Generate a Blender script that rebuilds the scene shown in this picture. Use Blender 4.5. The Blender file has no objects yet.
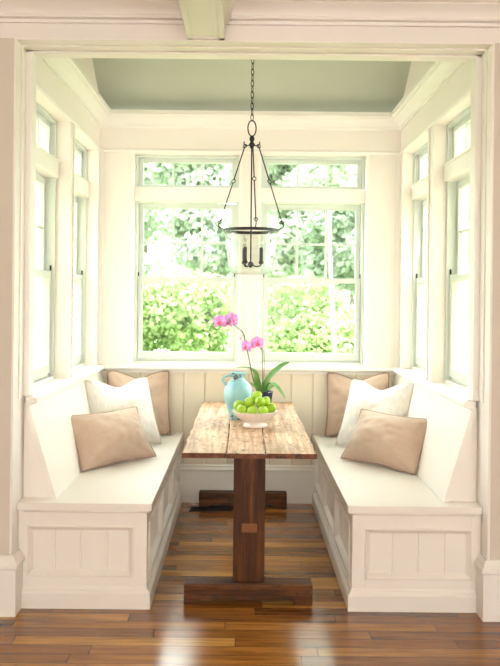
import bpy, bmesh, math, random
from mathutils import Vector, Matrix, noise
random.seed(7)
PI = math.pi
S = bpy.context.scene
COL = S.collection

# ------------------------------------------------------------------ materials
def new_mat(name):
    m = bpy.data.materials.new(name); m.use_nodes = True
    nt = m.node_tree; b = nt.nodes['Principled BSDF']
    return m, nt, b
def L(nt, a, b): nt.links.new(a, b)
def coords(nt, scale=(1,1,1), kind='Object'):
    tc = nt.nodes.new('ShaderNodeTexCoord'); mp = nt.nodes.new('ShaderNodeMapping')
    mp.inputs['Scale'].default_value = scale
    L(nt, tc.outputs[kind], mp.inputs['Vector']); return mp.outputs['Vector']
def ntex(nt, vec, scale, detail=3, rough=.5):
    n = nt.nodes.new('ShaderNodeTexNoise'); n.inputs['Scale'].default_value = scale
    n.inputs['Detail'].default_value = detail; n.inputs['Roughness'].default_value = rough
    if vec is not None: L(nt, vec, n.inputs['Vector'])
    return n.outputs['Fac']
def ramp(nt, fac, stops, interp='LINEAR'):
    r = nt.nodes.new('ShaderNodeValToRGB'); r.color_ramp.interpolation = interp
    e = r.color_ramp.elements
    e[0].position, e[0].color = stops[0][0], (*stops[0][1], 1)
    e[1].position, e[1].color = stops[-1][0], (*stops[-1][1], 1)
    for p, c in stops[1:-1]:
        x = e.new(p); x.color = (*c, 1)
    L(nt, fac, r.inputs['Fac']); return r.outputs['Color']
def mixc(nt, fac, a, b, mode='MIX'):
    m = nt.nodes.new('ShaderNodeMix'); m.data_type = 'RGBA'; m.blend_type = mode
    for i, v in ((0, fac), (6, a), (7, b)):
        if hasattr(v, 'node'): L(nt, v, m.inputs[i])
        elif i == 0: m.inputs[0].default_value = v
        else: m.inputs[i].default_value = (*v, 1)
    return m.outputs[2]
def math_(nt, op, a, b=0, c=0):
    m = nt.nodes.new('ShaderNodeMath'); m.operation = op
    for i, v in enumerate((a, b, c)):
        if hasattr(v, 'node'): L(nt, v, m.inputs[i])
        else: m.inputs[i].default_value = v
    return m.outputs[0]
def bump(nt, b, h, strength=.2, dist=.002):
    n = nt.nodes.new('ShaderNodeBump'); n.inputs['Strength'].default_value = strength
    n.inputs['Distance'].default_value = dist
    L(nt, h, n.inputs['Height']); L(nt, n.outputs[0], b.inputs['Normal'])

def paint(name, c, rough=.45, var=.03):
    m, nt, b = new_mat(name)
    f = ntex(nt, coords(nt), 3.0, 4)
    d = tuple(x*(1-var) for x in c)
    L(nt, ramp(nt, f, [(.3, d), (.7, c)]), b.inputs['Base Color'])
    b.inputs['Roughness'].default_value = rough
    bump(nt, b, ntex(nt, coords(nt), 180, 2), .05, .0006)
    return m
def metal(name, c, rough=.4, met=1):
    m, nt, b = new_mat(name)
    f = ntex(nt, coords(nt), 60, 3)
    L(nt, ramp(nt, f, [(.3, tuple(x*.7 for x in c)), (.7, c)]), b.inputs['Base Color'])
    b.inputs['Roughness'].default_value = rough; b.inputs['Metallic'].default_value = met
    return m
def fabric(name, c, scale=900, var=.12, bs=.3):
    m, nt, b = new_mat(name)
    f = ntex(nt, coords(nt), 9, 4)
    g = ntex(nt, coords(nt, (1,1,.3)), scale*.3, 2)
    a = ramp(nt, f, [(.3, tuple(x*(1-var) for x in c)), (.7, c)])
    L(nt, mixc(nt, .25, a, ramp(nt, g, [(.35, tuple(x*.75 for x in c)), (.65, tuple(min(1, x*1.15) for x in c))])), b.inputs['Base Color'])
    b.inputs['Roughness'].default_value = .85
    if 'Sheen Weight' in b.inputs: b.inputs['Sheen Weight'].default_value = .15
    bump(nt, b, ntex(nt, coords(nt), scale*.25, 2), bs, .001)
    return m
def glass(name, tint=(1,1,1), base=.04):
    m = bpy.data.materials.new(name); m.use_nodes = True; nt = m.node_tree
    nt.nodes.clear()
    o = nt.nodes.new('ShaderNodeOutputMaterial'); t = nt.nodes.new('ShaderNodeBsdfTransparent')
    t.inputs[0].default_value = (*tint, 1)
    g = nt.nodes.new('ShaderNodeBsdfGlossy'); g.inputs['Roughness'].default_value = .02
    gm = nt.nodes.new('ShaderNodeNewGeometry'); vm = nt.nodes.new('ShaderNodeVectorMath'); vm.operation = 'DOT_PRODUCT'
    L(nt, gm.outputs['Normal'], vm.inputs[0]); L(nt, gm.outputs['Incoming'], vm.inputs[1])
    k = math_(nt, 'POWER', math_(nt, 'SUBTRACT', 1, math_(nt, 'ABSOLUTE', vm.outputs['Value'])), 5)
    mx = nt.nodes.new('ShaderNodeMixShader')
    L(nt, math_(nt, 'MULTIPLY_ADD', k, .5 if base < .05 else .9, base*.6), mx.inputs[0])
    L(nt, t.outputs[0], mx.inputs[1]); L(nt, g.outputs[0], mx.inputs[2]); L(nt, mx.outputs[0], o.inputs[0])
    return m
def leafmat(name, stops, trans=.45, scale=3.0):
    m, nt, b = new_mat(name)
    f = ntex(nt, coords(nt), scale, 5, .7)
    c = ramp(nt, f, stops)
    L(nt, c, b.inputs['Base Color']); b.inputs['Roughness'].default_value = .55
    out = nt.nodes['Material Output']
    t = nt.nodes.new('ShaderNodeBsdfTranslucent'); L(nt, c, t.inputs[0])
    mx = nt.nodes.new('ShaderNodeMixShader'); mx.inputs[0].default_value = trans
    L(nt, b.outputs[0], mx.inputs[1]); L(nt, t.outputs[0], mx.inputs[2]); L(nt, mx.outputs[0], out.inputs[0])
    return m

def floor_mat():
    m, nt, b = new_mat('oak_floor')
    tc = nt.nodes.new('ShaderNodeTexCoord'); sp = nt.nodes.new('ShaderNodeSeparateXYZ')
    L(nt, tc.outputs['Object'], sp.inputs[0]); x, y = sp.outputs[0], sp.outputs[1]
    W_, LEN = .083, .95
    ry = math_(nt, 'DIVIDE', y, W_); row = math_(nt, 'FLOOR', ry); fy = math_(nt, 'FRACT', ry)
    wn = nt.nodes.new('ShaderNodeTexWhiteNoise'); wn.noise_dimensions = '1D'; L(nt, row, wn.inputs['W'])
    rx = math_(nt, 'ADD', math_(nt, 'DIVIDE', x, LEN), math_(nt, 'MULTIPLY', wn.outputs['Value'], 7.3))
    cx = math_(nt, 'FLOOR', rx); fx = math_(nt, 'FRACT', rx)
    cb = nt.nodes.new('ShaderNodeCombineXYZ'); L(nt, row, cb.inputs[0]); L(nt, cx, cb.inputs[1])
    w2 = nt.nodes.new('ShaderNodeTexWhiteNoise'); w2.noise_dimensions = '2D'; L(nt, cb.outputs[0], w2.inputs['Vector'])
    rnd = w2.outputs['Value']
    c2 = nt.nodes.new('ShaderNodeCombineXYZ')
    L(nt, math_(nt, 'MULTIPLY', x, 2.2), c2.inputs[0]); L(nt, math_(nt, 'MULTIPLY', y, 38), c2.inputs[1]); L(nt, math_(nt, 'MULTIPLY', rnd, 40), c2.inputs[2])
    g = ntex(nt, c2.outputs[0], 1.6, 6, .65)
    c3 = nt.nodes.new('ShaderNodeCombineXYZ')
    L(nt, math_(nt, 'MULTIPLY', x, 1.2), c3.inputs[0]); L(nt, math_(nt, 'MULTIPLY', y, 9), c3.inputs[1]); L(nt, math_(nt, 'MULTIPLY', rnd, 90), c3.inputs[2])
    g2 = ntex(nt, c3.outputs[0], 2.0, 3, .6)
    plank = ramp(nt, rnd, [(0, FL[0]), (.45, FL[1]), (.8, FL[2]), (1, FL[3])])
    grain = ramp(nt, g, [(.33, (.42,.36,.30)), (.5, (.85,.82,.8)), (.68, (1.15,1.12,1.1))])
    col = mixc(nt, .85, plank, grain, 'MULTIPLY')
    col = mixc(nt, .6, col, ramp(nt, g2, [(.35, (.65,.6,.55)), (.65, (1.1,1.1,1.1))]), 'MULTIPLY')
    gy = math_(nt, 'MINIMUM', fy, math_(nt, 'SUBTRACT', 1, fy))
    gx = math_(nt, 'MULTIPLY', math_(nt, 'MINIMUM', fx, math_(nt, 'SUBTRACT', 1, fx)), LEN/W_)
    gap = math_(nt, 'GREATER_THAN', math_(nt, 'MINIMUM', gy, gx), .014)
    col = mixc(nt, gap, (.05,.022,.01), col)
    L(nt, col, b.inputs['Base Color'])
    L(nt, ramp(nt, g2, [(.3, (.17,)*3), (.7, (.26,)*3)]), b.inputs['Roughness'])
    b.inputs['Specular IOR Level'].default_value = .4; b.inputs['Coat Weight'].default_value = .30; b.inputs['Coat Roughness'].default_value = .13
    h = math_(nt, 'ADD', math_(nt, 'MULTIPLY', gap, .7), math_(nt, 'MULTIPLY', g, .3))
    bump(nt, b, h, .25, .001)
    return m
FL = [(.19,.066,.009), (.34,.128,.018), (.48,.20,.032), (.66,.33,.065)]

def old_wood(name, dark, mid, light, axis, stain=.5, rough=.55, spots=True):
    m, nt, b = new_mat(name)
    sc = [22, 22, 22]; sc[axis] = 1.3
    g = ntex(nt, coords(nt, tuple(sc)), 1.5, 7, .7)
    c = ramp(nt, g, [(.28, dark), (.5, mid), (.7, light)])
    big = ntex(nt, coords(nt), 4.5, 5, .6)
    c = mixc(nt, ramp(nt, big, [(.42, (0,0,0)), (.62, (stain,)*3)]), c, mixc(nt, .5, c, dark))
    if spots:
        sc2 = [9, 9, 9]; sc2[axis] = 5
        s = ntex(nt, coords(nt, tuple(sc2)), 3.3, 3, .8)
        c = mixc(nt, ramp(nt, s, [(.575, (0,0,0)), (.635, (.85,)*3)]), c, (.035,.028,.025))
    L(nt, c, b.inputs['Base Color']); b.inputs['Roughness'].default_value = rough; b.inputs['Specular IOR Level'].default_value = .22
    bump(nt, b, g, .5, .0025)
    return m

CREAM = (.86,.79,.66)
M = dict(
 wall=paint('cream_paint', (.88,.81,.73)),
 trim=paint('trim_paint', (.89,.845,.775), .35),
 room=paint('room_wall_paint', (.68,.61,.51), .6),
 beam=paint('beam_paint', (.86,.81,.75), .4),
 bench=paint('bench_paint', (.88,.825,.745), .28),
 board=paint('shaded_beadboard_paint', (.74,.65,.50), .45),  # shade on the panelling is put into this darker paint
 sash=paint('sash_paint', (.62,.66,.59), .35),
 green=paint('sage_ceiling_paint', (.56,.60,.50), .7),
 iron=metal('black_iron', (.035,.033,.035), .45, .8),
 candle=metal('dark_candle_sleeve', (.03,.03,.033), .5, .3),
 tan=fabric('tan_linen', (.54,.385,.285)), tanp=fabric('shaded_tan_piping', (.40,.27,.19)),  # shading along the cushion seams is put into the darker piping colour
 white=fabric('white_linen', (.86,.81,.74), 300, .05, .8), whitep=fabric('white_piping', (.80,.77,.70)),
 glass=glass('window_glass', (.97,1,.98), .008), jar=glass('lantern_glass', (.95,.975,.96), .09),
 bulb=glass('bulb_glass', (1,.99,.95), .2),
 top=old_wood('weathered_table_top', (.17,.065,.025), (.60,.36,.21), (.86,.67,.49), 1, .7, .42),
 edge=old_wood('old_table_edge', (.06,.02,.01), (.20,.07,.03), (.34,.14,.06), 1, .6),
 post=old_wood('dark_trestle_wood', (.014,.004,.001), (.085,.028,.006), (.23,.082,.020), 2, .6, .45, False),
 foot=old_wood('dark_foot_wood', (.018,.006,.002), (.10,.035,.009), (.24,.09,.026), 0, .6, .5),
 tenon=old_wood('tenon_end_wood', (.10,.035,.014), (.24,.09,.035), (.34,.15,.07), 2, .2, .5, False),
 navy=paint('navy_glaze', (.028,.026,.085), .25), soil=paint('bark_mix', (.10,.055,.03), .9, .5),
 bowl=paint('white_ironstone', (.84,.77,.70), .25, .06),
 vent=metal('bronze_register', (.05,.04,.035), .5, .7),
 bark=paint('grey_bark', (.20,.17,.13), .9, .4), pbark=paint('pale_bark', (.34,.33,.27), .9, .35),
 lawn=leafmat('lawn_grass', [(.3,(.10,.20,.04)), (.7,(.22,.34,.08))], .1),
)
M['floor'] = floor_mat()
M['hedge'] = leafmat('shrub_leaves', [(.3,(.17,.29,.08)), (.5,(.36,.50,.20)), (.7,(.62,.70,.44))], .5, 9)
M['tree'] = leafmat('hazy_tree_leaves', [(.3,(.34,.42,.29)), (.5,(.47,.55,.42)), (.7,(.62,.68,.55))], .5, 6)  # haze over the distant trees is put into this pale leaf colour
M['dtree'] = leafmat('darker_hazy_tree_leaves', [(.3,(.26,.34,.23)), (.7,(.45,.53,.41))], .4, 6)  # darker green of two trees, paled for the same haze
M['oleaf'] = leafmat('orchid_leaf', [(.3,(.06,.20,.03)), (.7,(.17,.38,.07))], .15, 14)
M['ostem'] = leafmat('orchid_stem', [(.3,(.07,.10,.02)), (.7,(.16,.22,.05))], .05, 30)
M['petal'] = leafmat('orchid_petal', [(.3,(.70,.24,.64)), (.7,(.93,.60,.90))], .4, 40)
M['lip'] = leafmat('orchid_lip', [(.3,(.60,.03,.22)), (.7,(.80,.20,.15))], .2, 60)
def lime_mat():
    m, nt, b = new_mat('lime_skin')
    f = ntex(nt, coords(nt), 16, 3)
    L(nt, ramp(nt, f, [(.3,(.22,.42,.012)), (.7,(.42,.60,.03))]), b.inputs['Base Color'])
    b.inputs['Roughness'].default_value = .28
    bump(nt, b, ntex(nt, coords(nt), 260, 2), .25, .001); return m
M['lime'] = lime_mat()
def vase_mat():
    m, nt, b = new_mat('worn_turquoise_glaze')
    f = ntex(nt, coords(nt), 12, 3)
    c = ramp(nt, f, [(.3,(.22,.48,.53)), (.7,(.38,.63,.66))])
    tc = nt.nodes.new('ShaderNodeTexCoord'); sp = nt.nodes.new('ShaderNodeSeparateXYZ'); L(nt, tc.outputs['Object'], sp.inputs[0])
    # glaze worn off near the neck, the rim and the foot
    neck = nt.nodes.new('ShaderNodeMapRange'); L(nt, sp.outputs[2], neck.inputs[0])
    neck.inputs[1].default_value = .20; neck.inputs[2].default_value = .245; neck.inputs[3].default_value = 0; neck.inputs[4].default_value = .13
    ft = nt.nodes.new('ShaderNodeMapRange'); L(nt, sp.outputs[2], ft.inputs[0])
    ft.inputs[1].default_value = .05; ft.inputs[2].default_value = .0; ft.inputs[3].default_value = 0; ft.inputs[4].default_value = .14
    s = ntex(nt, coords(nt), 38, 4, .7)
    k = math_(nt, 'ADD', math_(nt, 'ADD', s, neck.outputs[0]), ft.outputs[0])
    c = mixc(nt, ramp(nt, k, [(.66,(0,0,0)), (.70,(1,1,1))]), c, (.05,.055,.06))
    L(nt, c, b.inputs['Base Color']); b.inputs['Roughness'].default_value = .3
    return m
M['vase'] = vase_mat()

# ------------------------------------------------------------------ mesh helpers
class MB:
    def __init__(s): s.bm = bmesh.new()
    def poly(s, pts, faces):
        v = [s.bm.verts.new(p) for p in pts]
        for f in faces:
            try: s.bm.faces.new([v[i] for i in f])
            except ValueError: pass
        return v
    def box(s, a, b, bev=0, f=None):
        x0,y0,z0 = (min(a[i], b[i]) for i in range(3)); x1,y1,z1 = (max(a[i], b[i]) for i in range(3))
        t = bmesh.new()
        bmesh.ops.create_cube(t, size=1)
        for v in t.verts: v.co = Vector((x0+(v.co.x+.5)*(x1-x0), y0+(v.co.y+.5)*(y1-y0), z0+(v.co.z+.5)*(z1-z0)))
        if bev: bmesh.ops.bevel(t, geom=list(t.edges), offset=bev, segments=2, affect='EDGES', profile=.5)
        s.merge(t, f)
    def merge(s, t, f=None):
        idx = {}
        for v in t.verts: idx[v] = s.bm.verts.new(f(v.co) if f else v.co)
        for fc in t.faces:
            try: s.bm.faces.new([idx[v] for v in fc.verts])
            except ValueError: pass
        t.free()
    def lathe(s, prof, n=40, c=(0,0,0), flute=None, cap=True):
        rings = []
        for k, (r, z) in enumerate(prof):
            ring = []
            for i in range(n):
                a = 2*PI*i/n; rr = r*(flute(a, k) if flute else 1)
                ring.append(s.bm.verts.new((c[0]+rr*math.cos(a), c[1]+rr*math.sin(a), c[2]+z)))
            rings.append(ring)
        for k in range(len(rings)-1):
            for i in range(n):
                j = (i+1) % n
                s.bm.faces.new([rings[k][i], rings[k][j], rings[k+1][j], rings[k+1][i]])
        if cap:
            for r in (rings[0], rings[-1]): s.bm.faces.new(r)
    def tube(s, pts, r, n=8, closed=False, cap=True):
        pts = [Vector(p) for p in pts]; N = len(pts); rings = []
        rs = r if isinstance(r, (list, tuple)) else [r]*N
        up = None
        for i, p in enumerate(pts):
            if closed: t = pts[(i+1) % N]-pts[i-1]
            else: t = pts[min(i+1, N-1)]-pts[max(i-1, 0)]
            t.normalize()
            if up is None:
                up = Vector((0,0,1)) if abs(t.z) < .9 else Vector((1,0,0))
            u = (up - t*up.dot(t))
            if u.length < 1e-4: u = t.orthogonal()
            u.normalize(); up = u; w = t.cross(u)
            rings.append([s.bm.verts.new(p+(u*math.cos(2*PI*k/n)+w*math.sin(2*PI*k/n))*rs[i]) for k in range(n)])
        for i in range(N if closed else N-1):
            a, b = rings[i], rings[(i+1) % N]
            for k in range(n):
                try: s.bm.faces.new([a[k], a[(k+1)%n], b[(k+1)%n], b[k]])
                except ValueError: pass
        if cap and not closed:
            s.bm.faces.new(rings[0]); s.bm.faces.new(rings[-1])
    def sphere(s, c, r, seg=16, sc=(1,1,1)):
        t = bmesh.new(); bmesh.ops.create_uvsphere(t, u_segments=seg, v_segments=seg//2+2, radius=r)
        for v in t.verts: v.co = Vector((c[0]+v.co.x*sc[0], c[1]+v.co.y*sc[1], c[2]+v.co.z*sc[2]))
        s.merge(t)
    def prism(s, prof, x0, x1, f):
        # closed 2D profile extruded from x0 to x1; f(x, a, b) -> point
        n = len(prof)
        A = [s.bm.verts.new(f(x0, a, b)) for a, b in prof]; B = [s.bm.verts.new(f(x1, a, b)) for a, b in prof]
        for i in range(n):
            j = (i+1) % n; s.bm.faces.new([A[i], A[j], B[j], B[i]])
        s.bm.faces.new(A); s.bm.faces.new(B)
    def sweepU(s, prof, W, Yb, Yf):
        # moulding profile (p out from wall, z) carried round left, back and right walls with mitred corners
        n = len(prof); rings = []
        for path in range(4):
            ring = []
            for p, z in prof:
                ring.append(s.bm.verts.new([(-W+p, Yf, z), (-W+p, Yb-p, z), (W-p, Yb-p, z), (W-p, Yf, z)][path]))
            rings.append(ring)
        for a, b in zip(rings, rings[1:]):
            for i in range(n):
                j = (i+1) % n; s.bm.faces.new([a[i], a[j], b[j], b[i]])
        s.bm.faces.new(rings[0]); s.bm.faces.new(rings[-1])
    def build(s, name, mat, parent=None, smooth=False, bevel=0, origin=None, subsurf=0, kind=None):
        bmesh.ops.recalc_face_normals(s.bm, faces=list(s.bm.faces))
        me = bpy.data.meshes.new(name)
        if origin is not None:
            for v in s.bm.verts: v.co -= Vector(origin)
        s.bm.to_mesh(me); s.bm.free()
        me.materials.append(M[mat] if isinstance(mat, str) else mat)
        o = bpy.data.objects.new(name, me); COL.objects.link(o)
        if origin is not None: o.location = origin
        if parent is not None: o.parent = parent
        if smooth:
            for p in me.polygons: p.use_smooth = True
            if smooth != 'all':
                try: me.set_sharp_from_angle(angle=math.radians(40))
                except Exception: pass
        if bevel:
            b = o.modifiers.new('Bevel', 'BEVEL'); b.width = bevel; b.segments = 2; b.limit_method = 'ANGLE'
        if subsurf:
            b = o.modifiers.new('Subsurf', 'SUBSURF'); b.levels = subsurf; b.render_levels = subsurf
        if kind: o['kind'] = kind
        return o
def empty(name, loc, rz=0):
    o = bpy.data.objects.new(name, None); COL.objects.link(o); o.location = loc; o.rotation_euler = (0,0,rz)
    o.empty_display_size = .1; return o
def tag(o, label, cat, group=None, kind=None):
    o['label'] = label; o['category'] = cat
    if group: o['group'] = group
    if kind: o['kind'] = kind
    return o
def struct(o, label=None):
    o['kind'] = 'structure'
    if label: o['label'] = label
    return o
def copy_tree(o, parent=None):
    c = o.copy(); COL.objects.link(c)
    if parent is not None: c.parent = parent
    for ch in [x for x in bpy.data.objects if x.parent == o]: copy_tree(ch, c)
    return c

# ------------------------------------------------------------------ dimensions (metres; camera at y=0 looks along +y)
W, YB, YF = 1.085, 5.65, 3.83          # bay half width, back wall, where the bay's side walls begin
YR = 3.63                              # room-side face of the cased opening
OPEN_Z = 2.668
WJ = 1.112                             # half width of the cased opening before its lining
SILL = .985; HEAD = 2.51
WB = .459                              # back window centres
WS = (4.265, 5.165)                    # side window centres
HW = .38                               # half window opening

# ------------------------------------------------------------------ floor and outside ground
m = MB(); m.box((-5, -3.5, -.06), (5, YB+.2, 0)); struct(m.build('floor', 'floor'), 'glossy oak strip floor')
m = MB(); m.box((-30, YB+.2, -.6), (30, 45, -.5)); struct(m.build('ground', 'lawn'), 'lawn outside the bay')

# ------------------------------------------------------------------ walls
def wall(mapf, u0, u1, centres, ztop, name, label):
    m = MB()
    def bx(a, b, z0, z1): m.box((a, 0, z0), (b, .2, z1), f=lambda c: mapf(c.x, c.y, c.z))
    bx(u0, u1, 0, SILL-.03); bx(u0, u1, HEAD, ztop)
    e = [u0]
    for c in centres: e += [c-HW, c+HW]
    e.append(u1)
    for a, b in zip(e[::2], e[1::2]): bx(a, b, SILL-.03, HEAD)
    return struct(m.build(name, 'wall'), label)
fb = lambda u, v, z: Vector((u, YB+v, z))
fl = lambda u, v, z: Vector((-W-v, u, z))
fr = lambda u, v, z: Vector((W+v, u, z))
wall(fb, -W-.2, W+.2, (-WB, WB), 2.782, 'wall_back', 'cream back wall of the bay')
wall(fl, YF, YB, WS, 4.3, 'wall_left', 'cream left wall of the bay')
wall(fr, YF, YB, WS, 4.3, 'wall_right', 'cream right wall of the bay')
# room wall with the cased opening
m = MB()
m.box((-5, YR, 0), (-WJ, YF, OPEN_Z)); m.box((WJ, YR, 0), (5, YF, OPEN_Z))
struct(m.build('wall_front', 'room'), 'painted room wall either side of the cased opening')
m = MB(); m.box((-5, YR, OPEN_Z), (5, YF, 4.4)); struct(m.build('wall_header', 'beam'), 'header over the cased opening')
# jamb linings
m = MB()
for s in (-1, 1):
    m.box((s*WJ, YR-.004, .0), (s*(WJ-.012), YF, OPEN_Z-.008), .002)
    m.box((s*(WJ-.012), YR+.07, .99), (s*(WJ-.020), YR+.082, OPEN_Z-.008), .003)
    m.box((s*WJ, YF-.05, .99), (s*(W-.016), YF+.03, OPEN_Z-.008), .004)
m.box((-WJ, YR-.004, OPEN_Z), (WJ, YF+.02, OPEN_Z-.008), .002)
m.box((-WJ, YR+.06, OPEN_Z-.008), (WJ, YR+.08, OPEN_Z-.016), .003)
m.box((-WJ, YF-.05, OPEN_Z-.008), (WJ, YF+.03, OPEN_Z-.020), .004)
struct(m.build('trim_1', 'trim'), 'lining of the cased opening')
# sloping sage green ceiling
m = MB()
z0 = 2.872; z1 = z0+.70*(YB-YF+.15)
m.poly([(-W-.2, YB+.1, z0-.07), (W+.2, YB+.1, z0-.07), (W+.2, YF-.15, z1), (-W-.2, YF-.15, z1),
        (-W-.2, YB+.2, z0+.1), (W+.2, YB+.2, z0+.1), (W+.2, YF-.15, z1+.15), (-W-.2, YF-.15, z1+.15)],
       [(0,1,2,3), (4,5,6,7), (0,1,5,4), (1,2,6,5), (2,3,7,6), (3,0,4,7)])
struct(m.build('ceiling', 'green'), 'sage green ceiling sloping up from the back wall')
# crown moulding of the bay
m = MB()
m.sweepU([(0,2.69), (.012,2.69), (.014,2.702), (.022,2.706), (.028,2.722), (.045,2.742), (.060,2.752), (.064,2.760), (.074,2.762), (.078,2.770), (.090,2.772), (.090,2.800), (0,2.800)], W, YB, YF)
struct(m.build('trim_2', 'trim', smooth=True), 'cream crown moulding round the bay')
# bead under the frieze
m = MB(); m.sweepU([(0,2.515), (.012,2.518), (.014,2.528), (.006,2.54), (0,2.54)], W, YB, YF)
struct(m.build('trim_3', 'trim'), 'bead below the frieze')
# window stool (ledge) round the bay
m = MB(); m.sweepU([(0,.93), (.014,.93), (.016,.952), (.05,.955), (.056,.962), (.056,.978), (.05,.985), (0,.985)], W, YB, YF-.05)
struct(m.build('trim_4', 'trim', smooth=True), 'window ledge running round the bay')
# casing beads beside the windows
m = MB()
for mp, cs in ((fb, (-WB, WB)), (fl, WS), (fr, WS)):
    for c in cs:
        for sg in (-1, 1):
            m.box((c+sg*HW, -.010, SILL), (c+sg*(HW+.022), .0, HEAD+.005), .003, f=lambda q: mp(q.x, q.y, q.z))
        m.box((c-HW-.022, -.010, HEAD), (c+HW+.022, .0, HEAD+.02), .003, f=lambda q: mp(q.x, q.y, q.z))
for s in (-1, 1): m.box((s*(W-.03), YB-.012, SILL), (s*W, YB, 2.52), .003)
struct(m.build('trim_5', 'trim'), 'casing round the windows')

# beadboard on the back wall
def boards(m, u0, u1, z0, z1, n, v0, th, mp, g=.004):
    w = (u1-u0)/n
    for i in range(n):
        a, b = u0+i*w+g/2, u0+(i+1)*w-g/2
        prof = [(a, v0), (a, v0-th+.004), (a+.004, v0-th), (b-.004, v0-th), (b, v0-th+.004), (b, v0)]
        A = [m.bm.verts.new(mp(p, q, z0)) for p, q in prof]; B = [m.bm.verts.new(mp(p, q, z1)) for p, q in prof]
        for k in range(6):
            j = (k+1) % 6; m.bm.faces.new([A[k], A[j], B[j], B[k]])
        m.bm.faces.new(A); m.bm.faces.new(B)
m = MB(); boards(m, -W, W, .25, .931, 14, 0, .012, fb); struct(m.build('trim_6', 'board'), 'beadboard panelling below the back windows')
m = MB()
m.prism([(0,0), (.022,0), (.022,.225), (.030,.228), (.032,.24), (.022,.255), (.022,.265), (.014,.275), (0,.275)], -.49, .49, lambda x, p, z: Vector((x, YB-p, z)))
struct(m.build('baseboard_back', 'bench'))
for s, nm in ((-1, 'baseboard_left'), (1, 'baseboard_right')):
    m = MB()
    prof = [(0,0), (.026,0), (.026,.215), (.034,.222), (.034,.235), (.024,.25), (.020,.262), (.010,.275), (0,.275)]
    # mitred round the corner of the opening
    rings = []
    for k in range(3):
        r = []
        for p, z in prof:
            q = [(s*5, YR-p, z), (s*(WJ-.012-p), YR-p-.004, z), (s*(WJ-.012-p), 3.722, z)][k]
            r.append(m.bm.verts.new(q))
        rings.append(r)
    for a, b in zip(rings, rings[1:]):
        for i in range(len(prof)):
            j = (i+1) % len(prof); m.bm.faces.new([a[i], a[j], b[j], b[i]])
    m.bm.faces.new(rings[0]); m.bm.faces.new(rings[-1])
    struct(m.build(nm, 'trim'), 'tall baseboard wrapping the corner of the opening')

m = MB(); m.box((-2.4, -3.5, 0), (-2.2, YR, 2.93)); struct(m.build('wall_unseen_left', 'room'), 'unseen left wall of the room, added to shade that side')  # out of view, added to darken the left side of the room
m = MB(); m.box((3.2, -3.5, 0), (3.4, YR, 2.93)); struct(m.build('wall_unseen_right', 'room'), 'unseen right wall of the room, added to cut side light')  # out of view, added to hold back sky light from the right
m = MB()
m.box((-2.4, -3.7, 0), (3.4, -3.5, .9)); m.box((-2.4, -3.7, 2.45), (3.4, -3.5, 2.93))
for a, b in ((-2.4, -1.9), (-.3, -.1), (1.3, 1.5), (2.9, 3.4)): m.box((a, -3.7, .9), (b, -3.5, 2.45))
struct(m.build('wall_unseen_back', 'room'), 'unseen far wall of the room, added with three openings sized to limit the light')  # out of view, added to hold back sky light behind the camera
# room ceiling with coffer beams
m = MB(); m.box((-5, -3.5, 2.93), (5, YR, 3.05)); struct(m.build('ceiling', 'beam'), 'coffered room ceiling')
crown = [(0,2.738), (.016,2.738), (.018,2.748), (.008,2.752), (.008,2.756), (.026,2.760), (.030,2.770), (.026,2.776), (.030,2.790), (.044,2.812), (.062,2.824), (.062,2.830), (.080,2.832), (.084,2.842), (.078,2.848), (.078,2.853), (.104,2.857), (.108,2.872), (.13,2.880), (.13,2.90), (.15,2.905), (.15,2.93), (0,2.93)]
bx0, bx1 = -.312, -.137
m = MB()
m.box((bx0, -3.5, 2.675), (bx1, YR, 2.93))
for a, b in ((bx0, bx0+.028), (bx1-.028, bx1)):
    m.box((a, -3.5, OPEN_Z), (b, YR, 2.676), .003)
    q = .012 if a == bx0 else -.012
    m.box((a+q*1.6, -3.5, OPEN_Z+.006), (b+q, YR, 2.676), .003)
m.box((bx0, YR-.03, OPEN_Z), (bx1, YR, 2.676), .003)
for s, x in ((-1, bx0), (1, bx1)):
    m.prism(crown, -3.5, YR, lambda y, p, z: Vector((x+s*p, y, z)))
struct(m.build('trim_7', 'beam'), 'coffer beam with recessed underside')
m = MB()
for a, b in ((-5, bx0), (bx1, 5)): m.prism(crown, a, b, lambda x, p, z: Vector((x, YR-p, z)))
struct(m.build('trim_8', 'beam', smooth=True), 'crown moulding over the opening')

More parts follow.
